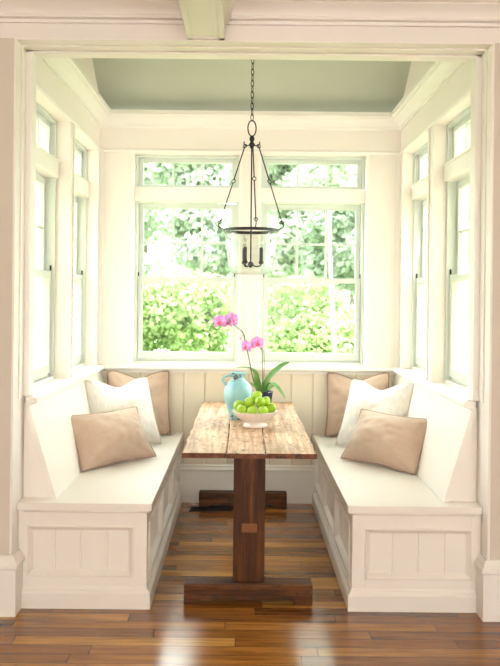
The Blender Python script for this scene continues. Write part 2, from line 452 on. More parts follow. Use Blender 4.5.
# ------------------------------------------------------------------ windows
def build_window():
    r = empty('window_1', (0,0,0)); r['kind'] = 'structure'
    h = HW
    # frame
    m = MB()
    for sg in (-1, 1): m.box((sg*h, .07, 1.0), (sg*(h-.022), .17, HEAD), .002)
    m.box((-h, .07, HEAD), (h, .17, HEAD-.02), .002)
    m.box((-h+.02, .105, 1.0), (h-.02, .17, 1.028), .002)
    m.box((-h+.022, .13, 1.03), (-h+.03, .14, 2.16)); m.box((h-.03, .13, 1.03), (h-.022, .14, 2.16))
    m.build('window_frame', 'sash', r)
    m = MB(); m.box((-h, .0, SILL-.03), (h, .2, SILL), .003); m.box((-h, .075, SILL), (h, .11, 1.004), .003)
    m.build('window_sill', 'trim', r)
    m = MB(); m.box((-h, .055, 2.172), (h, .17, 2.272), .004); m.box((-h, .048, 2.262), (h, .06, 2.274), .002)
    m.build('transom_bar', 'trim', r)
    def sash(x0, x1, z0, z1, st, tr, br, y0, y1, cols, rows, name):
        m = MB()
        m.box((x0, y0, z0), (x0+st, y1, z1), .003); m.box((x1-st, y0, z0), (x1, y1, z1), .003)
        m.box((x0+st, y0, z0), (x1-st, y1, z0+br), .003); m.box((x0+st, y0, z1-tr), (x1-st, y1, z1), .003)
        s = m.build(name, 'sash', r)
        gx0, gx1, gz0, gz1 = x0+st, x1-st, z0+br, z1-tr
        if cols > 1:
            m = MB()
            for i in range(1, cols):
                c = gx0+(gx1-gx0)*i/cols; m.box((c-.0075, y0+.004, gz0), (c+.0075, y1-.002, gz1), .003)
            for i in range(1, rows):
                c = gz0+(gz1-gz0)*i/rows; m.box((gx0, y0+.005, c-.0075), (gx1, y1-.003, c+.0075), .003)
            m.build('muntins', 'sash', s)
        m = MB(); yc = (y0+y1)/2; m.box((gx0-.004, yc-.0015, gz0-.004), (gx1+.004, yc+.0015, gz1+.004))
        m.build('window_glass', 'glass', s)
        return s
    sash(-h+.022, h-.022, 2.272, HEAD-.02, .034, .03, .026, .10, .135, 3, 1, 'transom_sash')
    sash(-h+.024, h-.024, 1.586, 2.165, .034, .038, .032, .127, .158, 3, 2, 'upper_sash')
    s = sash(-h+.024, h-.024, 1.022, 1.622, .034, .036, .052, .090, .122, 1, 1, 'lower_sash')
    m = MB(); m.box((-.025, .094, 1.622), (.025, .118, 1.630), .002); m.tube([(0,.106,1.632), (.018,.092,1.634)], .004)
    m.build('sash_lock', 'sash', s)
    m = MB()
    for sg in (-1, 1): m.box((sg*(h-.024), .088, 1.625), (sg*(h-.032), .098, 1.655), .001)
    m.build('tilt_latch', 'iron', r)
    return r
w0 = build_window()
spots = [((-WB, YB, 0), 0), ((WB, YB, 0), 0), ((-W, WS[0], 0), PI/2), ((-W, WS[1], 0), PI/2), ((W, WS[0], 0), -PI/2), ((W, WS[1], 0), -PI/2)]
wl = ['left window of the back wall', 'right window of the back wall', 'near window in the left wall', 'far window in the left wall', 'near window in the right wall', 'far window in the right wall']
for i, (p, a) in enumerate(spots):
    o = w0 if i == 0 else copy_tree(w0)
    o.name = 'window_%d' % (i+1); o.location = p; o.rotation_euler = (0,0,a); o['label'] = wl[i]

# ------------------------------------------------------------------ benches
SEAT = .50
def bench(s):
    r = empty('built_in_bench', (s*.78, 4.7, 0))
    side = 'left' if s < 0 else 'right'
    tag(r, 'cream built-in bench with panelled base under the %s side windows' % side, 'bench', 'built-in window benches')
    O = Vector((s*.78, 4.7, 0))
    Z = lambda m, n, mat, p, **k: m.build(n, mat, p, **k)
    fx = lambda q: Vector((s*q.x, q.y, q.z))-O
    ZT = SEAT-.035
    m = MB(); m.box((.505, 3.832, 0), (W-.001, YB-.002, ZT), f=fx); m.box((.505, 3.74, 0), (WJ-.013, 3.829, ZT), f=fx)
    # face frame of the end (towards the room) and of the long side (towards the table)
    def B(a, b, bev=.0015): m.box(a, b, bev, f=fx)
    y0, y1 = 3.72, 3.745
    B((.487, y0, .08), (.553, y1, ZT)); B((1.052, y0, .08), (WJ-.0135, y1, ZT)); B((.553, y0, .385), (1.052, y1, ZT)); B((.553, y0, .08), (1.052, y1, .150))
    x0, x1 = .487, .51
    ys = [3.80, 4.36, 4.42, 4.98, 5.04, 5.585]
    B((x0, 3.745, .08), (x1, ys[0], ZT)); B((x0, ys[1], .08), (x1, ys[2], ZT)); B((x0, ys[3], .08), (x1, ys[4], ZT)); B((x0, ys[5], .08), (x1, YB-.003, ZT))
    for i in (0, 2, 4):
        B((x0, ys[i], .385), (x1, ys[i+1], ZT)); B((x0, ys[i], .08), (x1, ys[i+1], .150))
    carc = m.build('bench_base', 'bench', r)
    # panels
    def ring(m, u0, u1, z0, z1, mp, d=.020, w=.022):
        o = [(u0,z0), (u1,z0), (u1,z1), (u0,z1)]
        levels = [(-.006,0), (-.004,-.006), (.002,-.008), (.007,-.003), (w,d-.007), (w+.001,d-.003), (w+.006,d)]
        rings = []
        for off, v in levels:
            rings.append([m.bm.verts.new(mp(a+(off if a == u0 else -off), v, b+(off if b == z0 else -off))) for a, b in o])
        for A, Bq in zip(rings, rings[1:]):
            for i in range(4):
                j = (i+1) % 4; m.bm.faces.new([A[i], A[j], Bq[j], Bq[i]])
    me = lambda u, v, z: Vector((s*u, y0+v, z))-O
    ms = lambda u, v, z: Vector((s*(x0+v), u, z))-O
    m = MB(); boards(m, .553, 1.052, .15, .385, 4, .0205, .006, me, .003); p = m.build('end_panel', 'bench', carc)
    m = MB(); ring(m, .553, 1.052, .15, .385, me, .0205); m.build('panel_moulding', 'bench', p)
    for i in (0, 2, 4):
        m = MB(); boards(m, ys[i], ys[i+1], .15, .385, 4, .0205, .006, ms, .003); p = m.build('side_panel', 'bench', carc)
        m = MB(); ring(m, ys[i], ys[i+1], .15, .385, ms, .0205); m.build('panel_moulding', 'bench', p)
    # plinth
    m = MB()
    prof = [(0,0), (.020,0), (.020,.072), (.014,.082), (.006,.088), (.004,.10), (0,.10)]
    rings = []
    for k in range(3):
        rings.append([m.bm.verts.new(fx(Vector([(WJ-.0135, y0-p, z), (x0-p, y0-p, z), (x0-p, YB-.034, z)][k]))) for p, z in prof])
    for a, b in zip(rings, rings[1:]):
        for i in range(len(prof)):
            j = (i+1) % len(prof); m.bm.faces.new([a[i], a[j], b[j], b[i]])
    m.bm.faces.new(rings[0]); m.bm.faces.new(rings[-1])
    m.build('plinth', 'bench', r)
    # seat board with moulded edge
    m = MB()
    m.prism([(.462,3.695), (WJ-.0135,3.695), (WJ-.0135,3.829), (W-.002,3.829), (W-.002,YB-.002), (.462,YB-.002)], ZT, SEAT, lambda z, a, b: Vector((s*a, b, z))-O)
    m.box((.474, 3.707, ZT-.012), (W-.015, YB-.036, ZT), .003, f=fx)
    m.build('bench_seat', 'bench', r, smooth=True, bevel=.005)
    # sloping backrest
    m = MB()
    Pq = [(.940, SEAT), (.955, SEAT), (W-.002, .93), (W-.002, .955), (W-.018, .955)]
    m.prism([(.932, SEAT), (.958, SEAT), (W-.001, .92), (W-.001, .945), (W-.020, .945)], 3.775, YB-.014, lambda y, a, b: Vector((s*a, y, b))-O)
    m.build('backrest', 'bench', r, bevel=.002)
    m = MB()
    m.prism([(.958, SEAT), (WJ-.0135, SEAT), (WJ-.0135, .955), (W-.002, .955)], 3.80, 3.829, lambda y, a, b: Vector((s*a, y, b))-O)
    m.build('end_filler', 'wall', r)
    return r
bench(-1); bench(1)

# ------------------------------------------------------------------ cushions
def cushion(name, label, group, w, h, t, mat, pmat, chop, c0, ang, lean, side, roll=0, seed=0):
    """c0 = bottom centre on the bench; ang = direction of the bottom edge; side +1 faces +x"""
    N = 30
    m = MB()
    def outline(u, v):
        x = w/2*u*(1-.085*(1-v*v)); z = h/2*(1+v*(1-.095*(1-u*u)))
        cr = 1-.022*max(0, abs(u*v))**9; x *= cr; z *= cr
        z -= chop*math.exp(-(u/.42)**2)*max(0, (v+1)/2)**2.2
        x *= 1-.10*(chop/.08)*max(0, v)**2 if chop else 1
        return x, z
    def pt(u, v, sg):
        x, z = outline(u, v)
        e = (max(0, 1-abs(u)**2.2)**.8)*(max(0, 1-abs(v)**2.2)**.8)
        d = t/2*e
        q = Vector((u*2.1+seed*3.1, v*2.1, sg*1.7+seed))
        d += e**.3*(.016*noise.noise(q*1.0)+.009*noise.noise(q*2.4))
        # creases fanning from the corners
        ca = math.atan2(1-abs(v), 1-abs(u)); d += .0075*math.sin(ca*9+seed)*(1-e)*e**.25*min(1, abs(u*v)*2.5)
        if chop: d += .012*e*math.cos(u*3)*v
        return Vector((x, sg*d, z))
    for sg in (-1, 1):
        g = [[m.bm.verts.new(pt(-1+2*i/N, -1+2*j/N, sg)) for j in range(N+1)] for i in range(N+1)]
        for i in range(N):
            for j in range(N): m.bm.faces.new([g[i][j], g[i+1][j], g[i+1][j+1], g[i][j+1]])
    bmesh.ops.remove_doubles(m.bm, verts=list(m.bm.verts), dist=.0004)
    o = m.build(name, mat, smooth='all')
    K = 24; pts = []
    for i in range(K): pts.append((-1+2*i/K, -1))
    for i in range(K): pts.append((1, -1+2*i/K))
    for i in range(K): pts.append((1-2*i/K, 1))
    for i in range(K): pts.append((-1, 1-2*i/K))
    m = MB(); m.tube([Vector((outline(a, b)[0], 0, outline(a, b)[1])) for a, b in pts], .0042, 6, closed=True)
    m.build('piping', pmat, o, smooth='all')
    # local frame: x along the bottom edge, y to the back, z up the cushion
    R = Matrix.Rotation(ang, 4, 'Z') @ Matrix.Rotation(-lean, 4, 'X') @ Matrix.Rotation(roll, 4, 'Y')
    R3 = R.to_3x3()
    o.rotation_euler = R3.to_euler()
    o.location = Vector(c0)
    zs = sorted((R3 @ v.co).z for v in o.data.vertices)
    low = min((R3 @ Vector((outline(a, b)[0], 0, outline(a, b)[1]))).z for a, b in pts)-.004
    o.location.z = SEAT-low+.001
    Ri = R3.inverted()
    for me_ in (o.data, o.children[0].data if o.children else None):
        if me_ is None: continue
        for v in me_.vertices:
            q = R3 @ v.co
            if q.z < low+.012:      # the filling flattens on the seat
                q.z = low+max(0, min(.012, (q.z-low)*.3+.004)) if q.z > low else low
                v.co = Ri @ q
    tag(o, label, 'cushion', group)
    return o
D = math.radians
G1, G2 = 'cushions on the left bench', 'cushions on the right bench'
def mirror(c, ang): return (-c[0], c[1], c[2]), -ang
CU = [('lumbar', .57, .345, .235, 0, (-.740, 4.55, 0), D(50), D(33), 0),
      ('white', .50, .47, .20, .05, (-.765, 5.03, 0), D(38), D(24), D(1)),
      ('tan', .46, .46, .16, .04, (-.765, 5.465, 0), D(12), D(14), D(1))]
lab = {('lumbar', -1): 'oblong tan cushion lying in front on the left bench', ('white', -1): 'square white cushion in the middle of the left bench pile',
       ('tan', -1): 'square tan cushion at the back of the left bench against the panelling',
       ('lumbar', 1): 'oblong tan cushion lying in front on the right bench', ('white', 1): 'square white cushion in the middle of the right bench pile',
       ('tan', 1): 'square tan cushion at the back of the right bench against the panelling'}
for k, (n, w, h, t, ch, c, a, le, ro) in enumerate(CU):
    for s in (-1, 1):
        cc, aa = (c, a) if s < 0 else mirror(c, a)
        rr = ro if s < 0 else -ro
        if s > 0 and n == 'white': aa += D(-3)
        cushion('throw_cushion' if n != 'lumbar' else 'lumbar_cushion', lab[(n, s)], G1 if s < 0 else G2, w, h, t,
                'white' if n == 'white' else 'tan', 'whitep' if n == 'white' else 'tanp', ch, cc, aa, le, s, rr, k*2+(s > 0))

# ------------------------------------------------------------------ trestle table
TZ = .74
t = tag(empty('trestle_table', (-.01, 4.6, 0)), 'long rustic trestle table with weathered plank top between the benches', 'table')
O = Vector((-.01, 4.6, 0))
xs = [-.325, -.112, .072, .316]; TY0, TY1 = 3.705, 5.53
for i in range(3):
    m = MB()
    a, b = xs[i]+.0025, xs[i+1]-.0025
    n = 26; R_ = random.Random(i+3)
    j0 = [R_.uniform(-.004, .004) for _ in range(n+1)]; j1 = [R_.uniform(-.004, .004) for _ in range(n+1)]
    rings = []
    off = (0, .012, .004)[i]
    for k in range(n+1):
        y = TY0+(.004,0,.007)[i]+(TY1-TY0)*k/n
        xa, xb = a+j0[k]*(.6 if i else 1.2), b+j1[k]*(.6 if i < 2 else 1.2)
        rings.append([m.bm.verts.new(Vector(q)-O) for q in ((xa, y, TZ-.024), (xa, y, TZ-.004), (xa+.006, y, TZ), (xb-.006, y, TZ), (xb, y, TZ-.004), (xb, y, TZ-.024))])
    for A, Bq in zip(rings, rings[1:]):
        for q in range(6): m.bm.faces.new([A[q], A[(q+1)%6], Bq[(q+1)%6], Bq[q]])
    m.bm.faces.new(rings[0]); m.bm.faces.new(rings[-1])
    pk = m.build('top_plank', 'top', t); pk.data.materials.append(M['edge'])
    for f_ in pk.data.polygons:
        if abs(f_.normal.z) < .5: f_.material_index = 1
def sub(m): 
    for v in m.bm.verts: v.co -= O
    return m
m = MB()
for y in (3.83, 5.50):
    m = MB(); m.box((-.24, y-.045, TZ-.037), (.22, y+.045, TZ-.024), .004); sub(m).build('top_batten', 'edge', t)
for k, y in enumerate((3.80, 5.53)):
    m = MB(); m.box((-.079, y+.005, .088), (.075, y+.050, TZ-.034), .004); p = sub(m).build('trestle_post', 'post', t)
    m = MB(); yy = y+.005 if k == 0 else y+.05; sg = -1 if k == 0 else 1
    m.box((-.039, yy+sg*.004, .338), (.037, yy-sg*.01, .380), .002); sub(m).build('tenon_end', 'tenon', p)
    m = MB(); c = -.003 if k == 0 else -.03
    m.box((c-.31, y-.034 if k == 0 else y-.012, .022), (c+.31, y+.075 if k == 0 else y+.078, .098), .006)
    for a, b in ((-.31, -.225), (.22, .31)): m.box((c+a, y-.034 if k == 0 else y-.012, 0), (c+b, y+.075 if k == 0 else y+.078, .03), .004)
    sub(m).build('trestle_foot', 'foot', t)
m = MB(); m.box((-.037, 3.84, .325), (.025, 5.54, .395), .004); sub(m).build('stretcher', 'post', t)

# ------------------------------------------------------------------ pitcher
VX, VY = -.067, 4.75
v = tag(empty('ceramic_pitcher', (VX, VY, TZ)), 'worn turquoise ceramic jug with a small handle on the table', 'jug')
m = MB()
prof = [(.0,.004), (.046,0), (.050,.006), (.053,.02), (.066,.06), (.080,.11), (.087,.15), (.084,.185), (.070,.213), (.050,.232), (.038,.243), (.036,.255), (.040,.262), (.040,.270), (.046,.275), (.048,.284), (.044,.286), (.037,.276), (.032,.255), (.045,.23), (.07,.19), (.075,.14), (.05,.03), (0,.02)]
m.lathe([p for p in prof if p[0] > 0], 48); m.build('jug_body', 'vase', v, smooth=True)
m = MB()
pts = []
for k in range(13):
    a = k/12; 
    pts.append((-.036-.052*math.sin(PI*a)**.8-.010*a, -.012, .268-.075*a+.012*math.sin(PI*a)))
m.tube(pts, [.009-.002*math.sin(PI*k/12) for k in range(13)], 10); m.build('jug_handle', 'vase', v, smooth=True)
# ------------------------------------------------------------------ bowl and limes
BX, BY = .032, 4.49
b = tag(empty('footed_bowl', (BX, BY, TZ)), 'white fluted footed bowl holding the limes', 'bowl')
m = MB(); NF = 30
fl_ = lambda a, k: 1+ (0 if k < 3 else .022*min(1, (k-2)/3))*abs(math.sin(a*NF/2))
m.lathe([(.066,0), (.070,.006), (.062,.016), (.052,.024), (.066,.034), (.092,.050), (.112,.068), (.124,.086), (.128,.091), (.122,.091), (.108,.072), (.088,.056), (.060,.040), (.02,.036)], 120, flute=lambda a, k: 1 if k < 2 else 1+.055*abs(math.sin(a*NF/2))*(1 if 3 <= k <= 10 else .4))
m.build('bowl_body', 'bowl', b, smooth='all')
limes = [(-.066,-.052,.094,.029,'low at the front left of the pile'), (-.022,-.062,.092,.029,'low at the front of the pile, just left of centre'),
         (.034,-.062,.093,.030,'low at the front of the pile, right of centre'), (.090,-.018,.106,.031,'at the far right of the bowl'),
         (-.089,-.002,.117,.032,'at the far left of the bowl, highest of the left ones'), (-.038,-.008,.128,.031,'left of centre, beside the topmost lime'),
         (.018,-.016,.134,.030,'in the middle of the pile, below the topmost lime'), (.052,.012,.134,.028,'right of centre behind the middle lime'),
         (.012,.030,.163,.030,'topmost of the pile'), (-.03,.055,.105,.03,'behind the pile on the left'), (.04,.066,.104,.03,'behind the pile on the right'), (0,0,.085,.03,None)]
limes = [l_ for l_ in limes if l_[4]]
pos = [Vector(l_[:3]) for l_ in limes]
for it in range(300):      # settle the pile so that no two limes share space
    for i in range(len(pos)):
        for j in range(i):
            d = pos[i]-pos[j]; gap_ = limes[i][3]*1.03+limes[j][3]*1.03-d.length
            if gap_ > 0: d.normalize(); pos[i] += d*gap_*.5; pos[j] -= d*gap_*.5
    for p_, l_ in zip(pos, limes):
        q_ = math.hypot(p_.x, p_.y)
        if q_ > .092: p_.x *= .092/q_; p_.y *= .092/q_
        p_.z = max(p_.z, .078+.30*max(0, math.hypot(p_.x, p_.y)-.03))
limes = [(p_.x, p_.y, p_.z, l_[3], l_[4]) for p_, l_ in zip(pos, limes)]
lm = None
for i, (x, y, z, r, lb) in enumerate(limes):
    if lb is None: continue
    if lm is None:
        m = MB(); t_ = bmesh.new(); bmesh.ops.create_uvsphere(t_, u_segments=24, v_segments=16, radius=1)
        for q in t_.verts:
            z_ = q.co.z; k = 1+.10*max(0, abs(z_)-.8)/.2
            q.co.z *= 1.06*k; q.co.x *= .98; q.co.y *= .98
        m.merge(t_); o = m.build('lime', 'lime', smooth='all'); lm = o
        m = MB(); m.lathe([(.10,1.135), (.13,1.15), (.06,1.175)], 10); st = m.build('stem_scar', 'ostem', o)
    else: o = copy_tree(lm)
    o.location = (BX+x, BY+y, TZ+z+.004); o.scale = (r,)*3
    o.rotation_euler = (random.uniform(.6,2.2), random.uniform(-.5,.5), random.uniform(0,6))
    tag(o, 'green lime '+lb, 'lime', 'limes in the white bowl')

# ------------------------------------------------------------------ orchid
PX, PY = .10, 5.18
oc = tag(empty('potted_orchid', (PX, PY, TZ)), 'pink orchid in a dark navy pot behind the jug', 'orchid')
m = MB(); m.lathe([(.044,0), (.047,.004), (.060,.105), (.063,.118), (.059,.119), (.055,.10), (.02,.098)], 40); m.build('flower_pot', 'navy', oc, smooth=True)
m = MB(); m.lathe([(.054,.096), (.056,.104), (.03,.110), (.005,.112)], 24); m.build('potting_bark', 'soil', oc)
PS = 784/PY
def P(px, py, dy=0):   # photo measurement of the plant converted to local metres at the plant's distance
    s_ = 784/(PY+dy); return Vector(((px-243.5)/s_-.04-PX, dy, 1.48-(py-297)/s_-TZ))
def curve(pts, n=24):
    pts = [Vector(p) for p in pts]; out = []
    ext = [pts[0]*2-pts[1]]+pts+[pts[-1]*2-pts[-2]]
    seg = len(pts)-1
    for i in range(seg):
        a, b_, c, d = ext[i:i+4]
        for k in range(n//seg):
            t = k/(n//seg)
            out.append(.5*((2*b_)+(c-a)*t+(2*a-5*b_+4*c-d)*t*t+(3*b_-a-3*c+d)*t**3))
    out.append(pts[-1]); return out
def leaf(pts, wmax, nrm=(0,-.3,1), name='leaf'):
    c = curve(pts, 20); n = len(c); m = MB(); nrm = Vector(nrm)
    rows = []
    for i, p in enumerate(c):
        t = i/(n-1); w = wmax*(math.sin(PI*min(1, .12+t*.88))**.6)*(1 if t < .97 else .6)
        tan = (c[min(i+1, n-1)]-c[max(i-1, 0)]).normalized(); sd = tan.cross(nrm).normalized(); up = sd.cross(tan).normalized()
        rows.append([m.bm.verts.new(p+sd*w*k+up*(abs(k)*w*.35)) for k in (-1, -.5, 0, .5, 1)] + [m.bm.verts.new(p+sd*w*k*.98+up*(abs(k)*w*.35-.0022)) for k in (1, .5, 0, -.5, -1)])
    for a, b_ in zip(rows, rows[1:]):
        for k in range(10): m.bm.faces.new([a[k], a[(k+1)%10], b_[(k+1)%10], b_[k]])
    m.bm.faces.new(rows[0]); m.bm.faces.new(rows[-1])
    return m.build(name, 'oleaf', oc, smooth='all')
base = Vector((0, 0, .105))
leaf([base+Vector((-.005,0,0)), P(270,378,-.01), P(281,367,-.03), P(290.5,361.5,-.05)], .029, (-.5,-.55,.8))
leaf([base+Vector((.01,0,0)), P(271,383,-.03), P(279,388,-.07), P(286.5,398,-.09)], .020, (.3,-.35,1))
leaf([base+Vector((-.01,0,0)), P(259,380,.02), P(256,372,.04), P(250,368,.05), P(236,367,.06)], .014, (-.1,-.25,1))
leaf([base, P(258,383,-.02), P(257,374,-.03), P(253,370,-.03)], .017, (.2,-1,.2))
leaf([base+Vector((-.01,0,0)), P(255,386,-.04), P(250,382,-.06)], .012, (0,-.6,.8))
leaf([base, P(268,389,.05), P(277,384,.09)], .016, (0,-.5,.8))
m = MB()
c1 = curve([P(258,391,0), P(253,375,0), P(249.5,358,0), P(246,343,0), P(243.5,333,-.005), P(238,328,-.02), P(230,322,-.03)], 36)
m.tube(c1, [.0046-.002*i/len(c1) for i in range(len(c1))], 8)
for i in (8, 15, 22, 25): m.sphere(c1[i], .0062, 8)
m.tube([c1[19], c1[19]+Vector((.006,-.01,.004))], .0015, 6)
m.tube([P(244,333), P(241,338)], .0015, 6)
m.build('flower_stem', 'ostem', oc, smooth='all')
m = MB()
c2 = curve([P(263,390,.0), P(263.5,375,0), P(263,358,0), P(262,348,0), P(257,345,-.02)], 28)
m.tube(c2, .0026, 8); m.tube([c+Vector((.012*math.sin(PI*i/len(c2)), .006, 0)) for i, c in enumerate(c2[:20])], .0017, 6); m.sphere(c2[21], .008, 8); m.build('flower_stem', 'ostem', oc, smooth='all')
def petal(m, w, l, curl, ang, zoff, f):
    n = 8; rows = []
    for i in range(n+1):
        t = i/n; ww = w*math.sin(PI*min(1, .06+.92*t))**.55
        row = []
        for k in (-1, -.5, 0, .5, 1):
            p = Vector((ww*k, -curl*math.sin(t*PI*.7)+zoff+.12*w*abs(k), l*t))
            row.append(p)
        rows.append([m.bm.verts.new(f(Matrix.Rotation(ang, 3, 'Y') @ p)) for p in row])
    for a, b_ in zip(rows, rows[1:]):
        for k in range(4): m.bm.faces.new([a[k], a[k+1], b_[k+1], b_[k]])
def flower(p, yaw, tilt, s):
    s *= 1.35
    R = (Matrix.Rotation(yaw, 3, 'Z') @ Matrix.Rotation(tilt, 3, 'X'))
    m = MB(); f = lambda q: R @ (q*s)
    for a in (0, D(128), D(-128)): petal(m, .0110, .037, .006, a, .003, f)
    for a in (D(68), D(-68)): petal(m, .022, .035, .005, a, -.001, f)
    o = m.build('flower', 'petal', oc, smooth='all'); o.location = p
    so = o.modifiers.new('Solidify', 'SOLIDIFY'); so.thickness = .0008
    m = MB()
    for a in (D(180), D(150), D(-150)): petal(m, .006, .016, .010, a, -.004, f)
    m.sphere(f(Vector((0,-.006,0))), .0045*s, 8)
    q = m.build('flower_lip', 'lip', o, smooth='all')
    return o
for (px, py, dy, yaw, ti, s) in ((220.5,322,-.05,-.35,.1,1.05), (231.5,319.5,-.03,.35,.05,1.05), (228,323,-.045,.0,-.2,.75), (247,346.5,-.02,-.7,.1,.95), (257.5,343,-.03,.25,0,1.0)):
    flower(P(px, py, dy), yaw, ti, s)
m = MB(); m.sphere((0,0,0), .008, 10, (1,1,1.4)); o = m.build('flower_bud', 'petal', oc, smooth='all'); o.location = P(240.8,338.5)

# ------------------------------------------------------------------ lantern pendant
LX, LY = .000, 4.6
ln = tag(empty('lantern_pendant', (LX, LY, 1.87)), 'black iron and clear glass bell lantern hanging on a chain above the table', 'pendant lamp')
zc = 2.872+.70*(YB-LY)-.02   # where the chain meets the sloping ceiling
m = MB(); m.lathe([(.065,-.075), (.065,-.05), (.055,.035), (.02,.045)], 24); o = m.build('ceiling_canopy', 'iron', ln, smooth=True); o.location = (0, 0, zc-1.87-.05+.03)
m = MB(); z = 2.515; i = 0
while z < zc-.09:
    a = (i % 2)*PI/2+.5; c = Vector((0, 0, z+.018)); pts = []
    for k in range(16):
        th = 2*PI*k/16; x = .0088*math.cos(th); zz = .021*math.sin(th)
        pts.append(c+Vector((x*math.cos(a), x*math.sin(a), zz)))
    m.tube([p-Vector((0,0,1.87)) for p in pts], .0024, 6, closed=True); z += .0335; i += 1
m.build('chain', 'iron', ln, smooth='all')
m = MB()
zz = lambda z: z-1.87
m.tube([(.024*math.cos(2*PI*k/28), .006*math.cos(2*PI*k/28), zz(2.470)+.046*math.sin(2*PI*k/28)) for k in range(28)], .0038, 8, closed=True)
m.build('hanging_loop', 'iron', ln, smooth='all')
m = MB(); m.lathe([(.006,zz(2.427)), (.013,zz(2.42)), (.015,zz(2.405)), (.009,zz(2.39)), (.016,zz(2.378)), (.012,zz(2.36)), (.006,zz(2.35))], 16)
angs = [D(180), D(0), D(-82)]; R0 = .158
for a in angs:
    dx, dy = math.cos(a), math.sin(a)
    m.tube(curve([(0,0,zz(2.40)), (dx*.016, dy*.016, zz(2.372)), (dx*.034, dy*.034, zz(2.368)), (dx*.046, dy*.046, zz(2.380)), (dx*.044, dy*.044, zz(2.392))], 16), .0032, 6)
m.build('hub', 'iron', ln, smooth='all')
for a in angs:
    d = Vector((math.cos(a), math.sin(a), 0)); tp = d*.040+Vector((0,0,zz(2.366))); bt = d*(R0+.022)+Vector((0,0,zz(1.925)))
    if a == angs[2]: d = Vector((math.cos(a), math.sin(a), 0))
    ax = (bt-tp).normalized(); md = tp+(bt-tp)*.47
    m = MB()
    m.tube([tp, md-ax*.012], .0034, 6); m.tube([md+ax*.012, bt], .0034, 6)
    for c in (md, tp, bt+ax*.006):
        s1 = Vector((1,0,0)) if abs(d.x) > .5 else Vector((1,0,0))
        m.tube([c+(ax*math.cos(2*PI*k/14)+s1*math.sin(2*PI*k/14))*.0105 for k in range(14)], .0024, 6, closed=True)
    m.sphere(md-ax*.014, .0048, 8); m.sphere(md+ax*.014, .0048, 8); m.sphere(bt, .005, 8)
    # scrolled hook that carries the rim band
    m.tube(curve([bt+Vector((0,0,-.006)), bt+d*.010+Vector((0,0,-.020)), bt+d*.006+Vector((0,0,-.036)), d*(R0+.006)+Vector((0,0,zz(1.878))), d*(R0-.002)+Vector((0,0,zz(1.868)))], 20), .0032, 6)
    m.build('suspension_rod', 'iron', ln, smooth='all')
m = MB(); m.lathe([(R0-.004,zz(1.862)), (R0+.001,zz(1.861)), (R0+.002,zz(1.878)), (R0-.004,zz(1.879)), (R0-.006,zz(1.870)), (R0-.004,zz(1.862))], 64, cap=False); m.build('rim_band', 'iron', ln, smooth=True)
m = MB()
pr = [(R0+.006,zz(1.861)), (R0+.001,zz(1.856)), (R0-.003,zz(1.846)), (R0-.008,zz(1.80)), (R0-.016,zz(1.73)), (R0-.026,zz(1.665)), (R0-.036,zz(1.632)), (R0-.055,zz(1.617)), (R0-.085,zz(1.612)), (.02,zz(1.610))]
m.lathe(pr, 64, cap=False)
g = m.build('glass_bell', 'jar', ln, smooth='all'); so = g.modifiers.new('Solidify', 'SOLIDIFY'); so.thickness = .003
m = MB(); m.tube([(0,0,zz(2.37)), (0,0,zz(1.66))], .0042, 8)
m.lathe([(.004,zz(1.69)), (.014,zz(1.683)), (.018,zz(1.672)), (.012,zz(1.66)), (.004,zz(1.652))], 16)
m.build('centre_stem', 'iron', ln, smooth='all')
for a in (D(-8), D(128), D(238)):
    d = Vector((math.cos(a), math.sin(a), 0))*.062
    m = MB(); m.tube(curve([(0,0,zz(1.672)), (d.x*.5, d.y*.5, zz(1.660)), (d.x*.9, d.y*.9, zz(1.664)), (d.x, d.y, zz(1.68))], 12), .0038, 6)
    m.lathe([(.006,zz(1.672)), (.016,zz(1.680)), (.014,zz(1.688)), (.0105,zz(1.694))], 16, (d.x, d.y, 0))
    arm = m.build('candle_arm', 'iron', ln, smooth='all')
    m = MB(); m.lathe([(.0105,zz(1.69)), (.0105,zz(1.765)), (.008,zz(1.77))], 16, (d.x, d.y, 0)); m.build('candle_sleeve', 'candle', arm, smooth=True)
    m = MB(); m.lathe([(.008,zz(1.77)), (.013,zz(1.785)), (.015,zz(1.80)), (.010,zz(1.825)), (.003,zz(1.845))], 16, (d.x, d.y, 0)); m.build('bulb', 'bulb', arm, smooth=True)

# ------------------------------------------------------------------ floor register
vt = MB()
vx0, vx1, vy0, vy1 = -.40, -.10, 5.395, 5.50
for a, b_ in (((vx0, vy0), (vx1, vy0+.012)), ((vx0, vy1-.012), (vx1, vy1)), ((vx0, vy0), (vx0+.012, vy1)), ((vx1-.012, vy0), (vx1, vy1))):
    vt.box((*a, 0), (*b_, .006), .001)
vt.box((vx0+.01, vy0+.01, 0), (vx1-.01, vy1-.01, .001))
for i in range(22):
    x = vx0+.018+i*(vx1-vx0-.036)/21; vt.box((x-.003, vy0+.012, .001), (x+.003, vy1-.012, .005))
vt.box((vx0+.01, (vy0+vy1)/2-.004, .001), (vx1-.01, (vy0+vy1)/2+.004, .005))
tag(vt.build('floor_register', 'vent', origin=((vx0+vx1)/2, (vy0+vy1)/2, 0)), 'dark metal floor vent near the back wall under the table', 'floor vent')

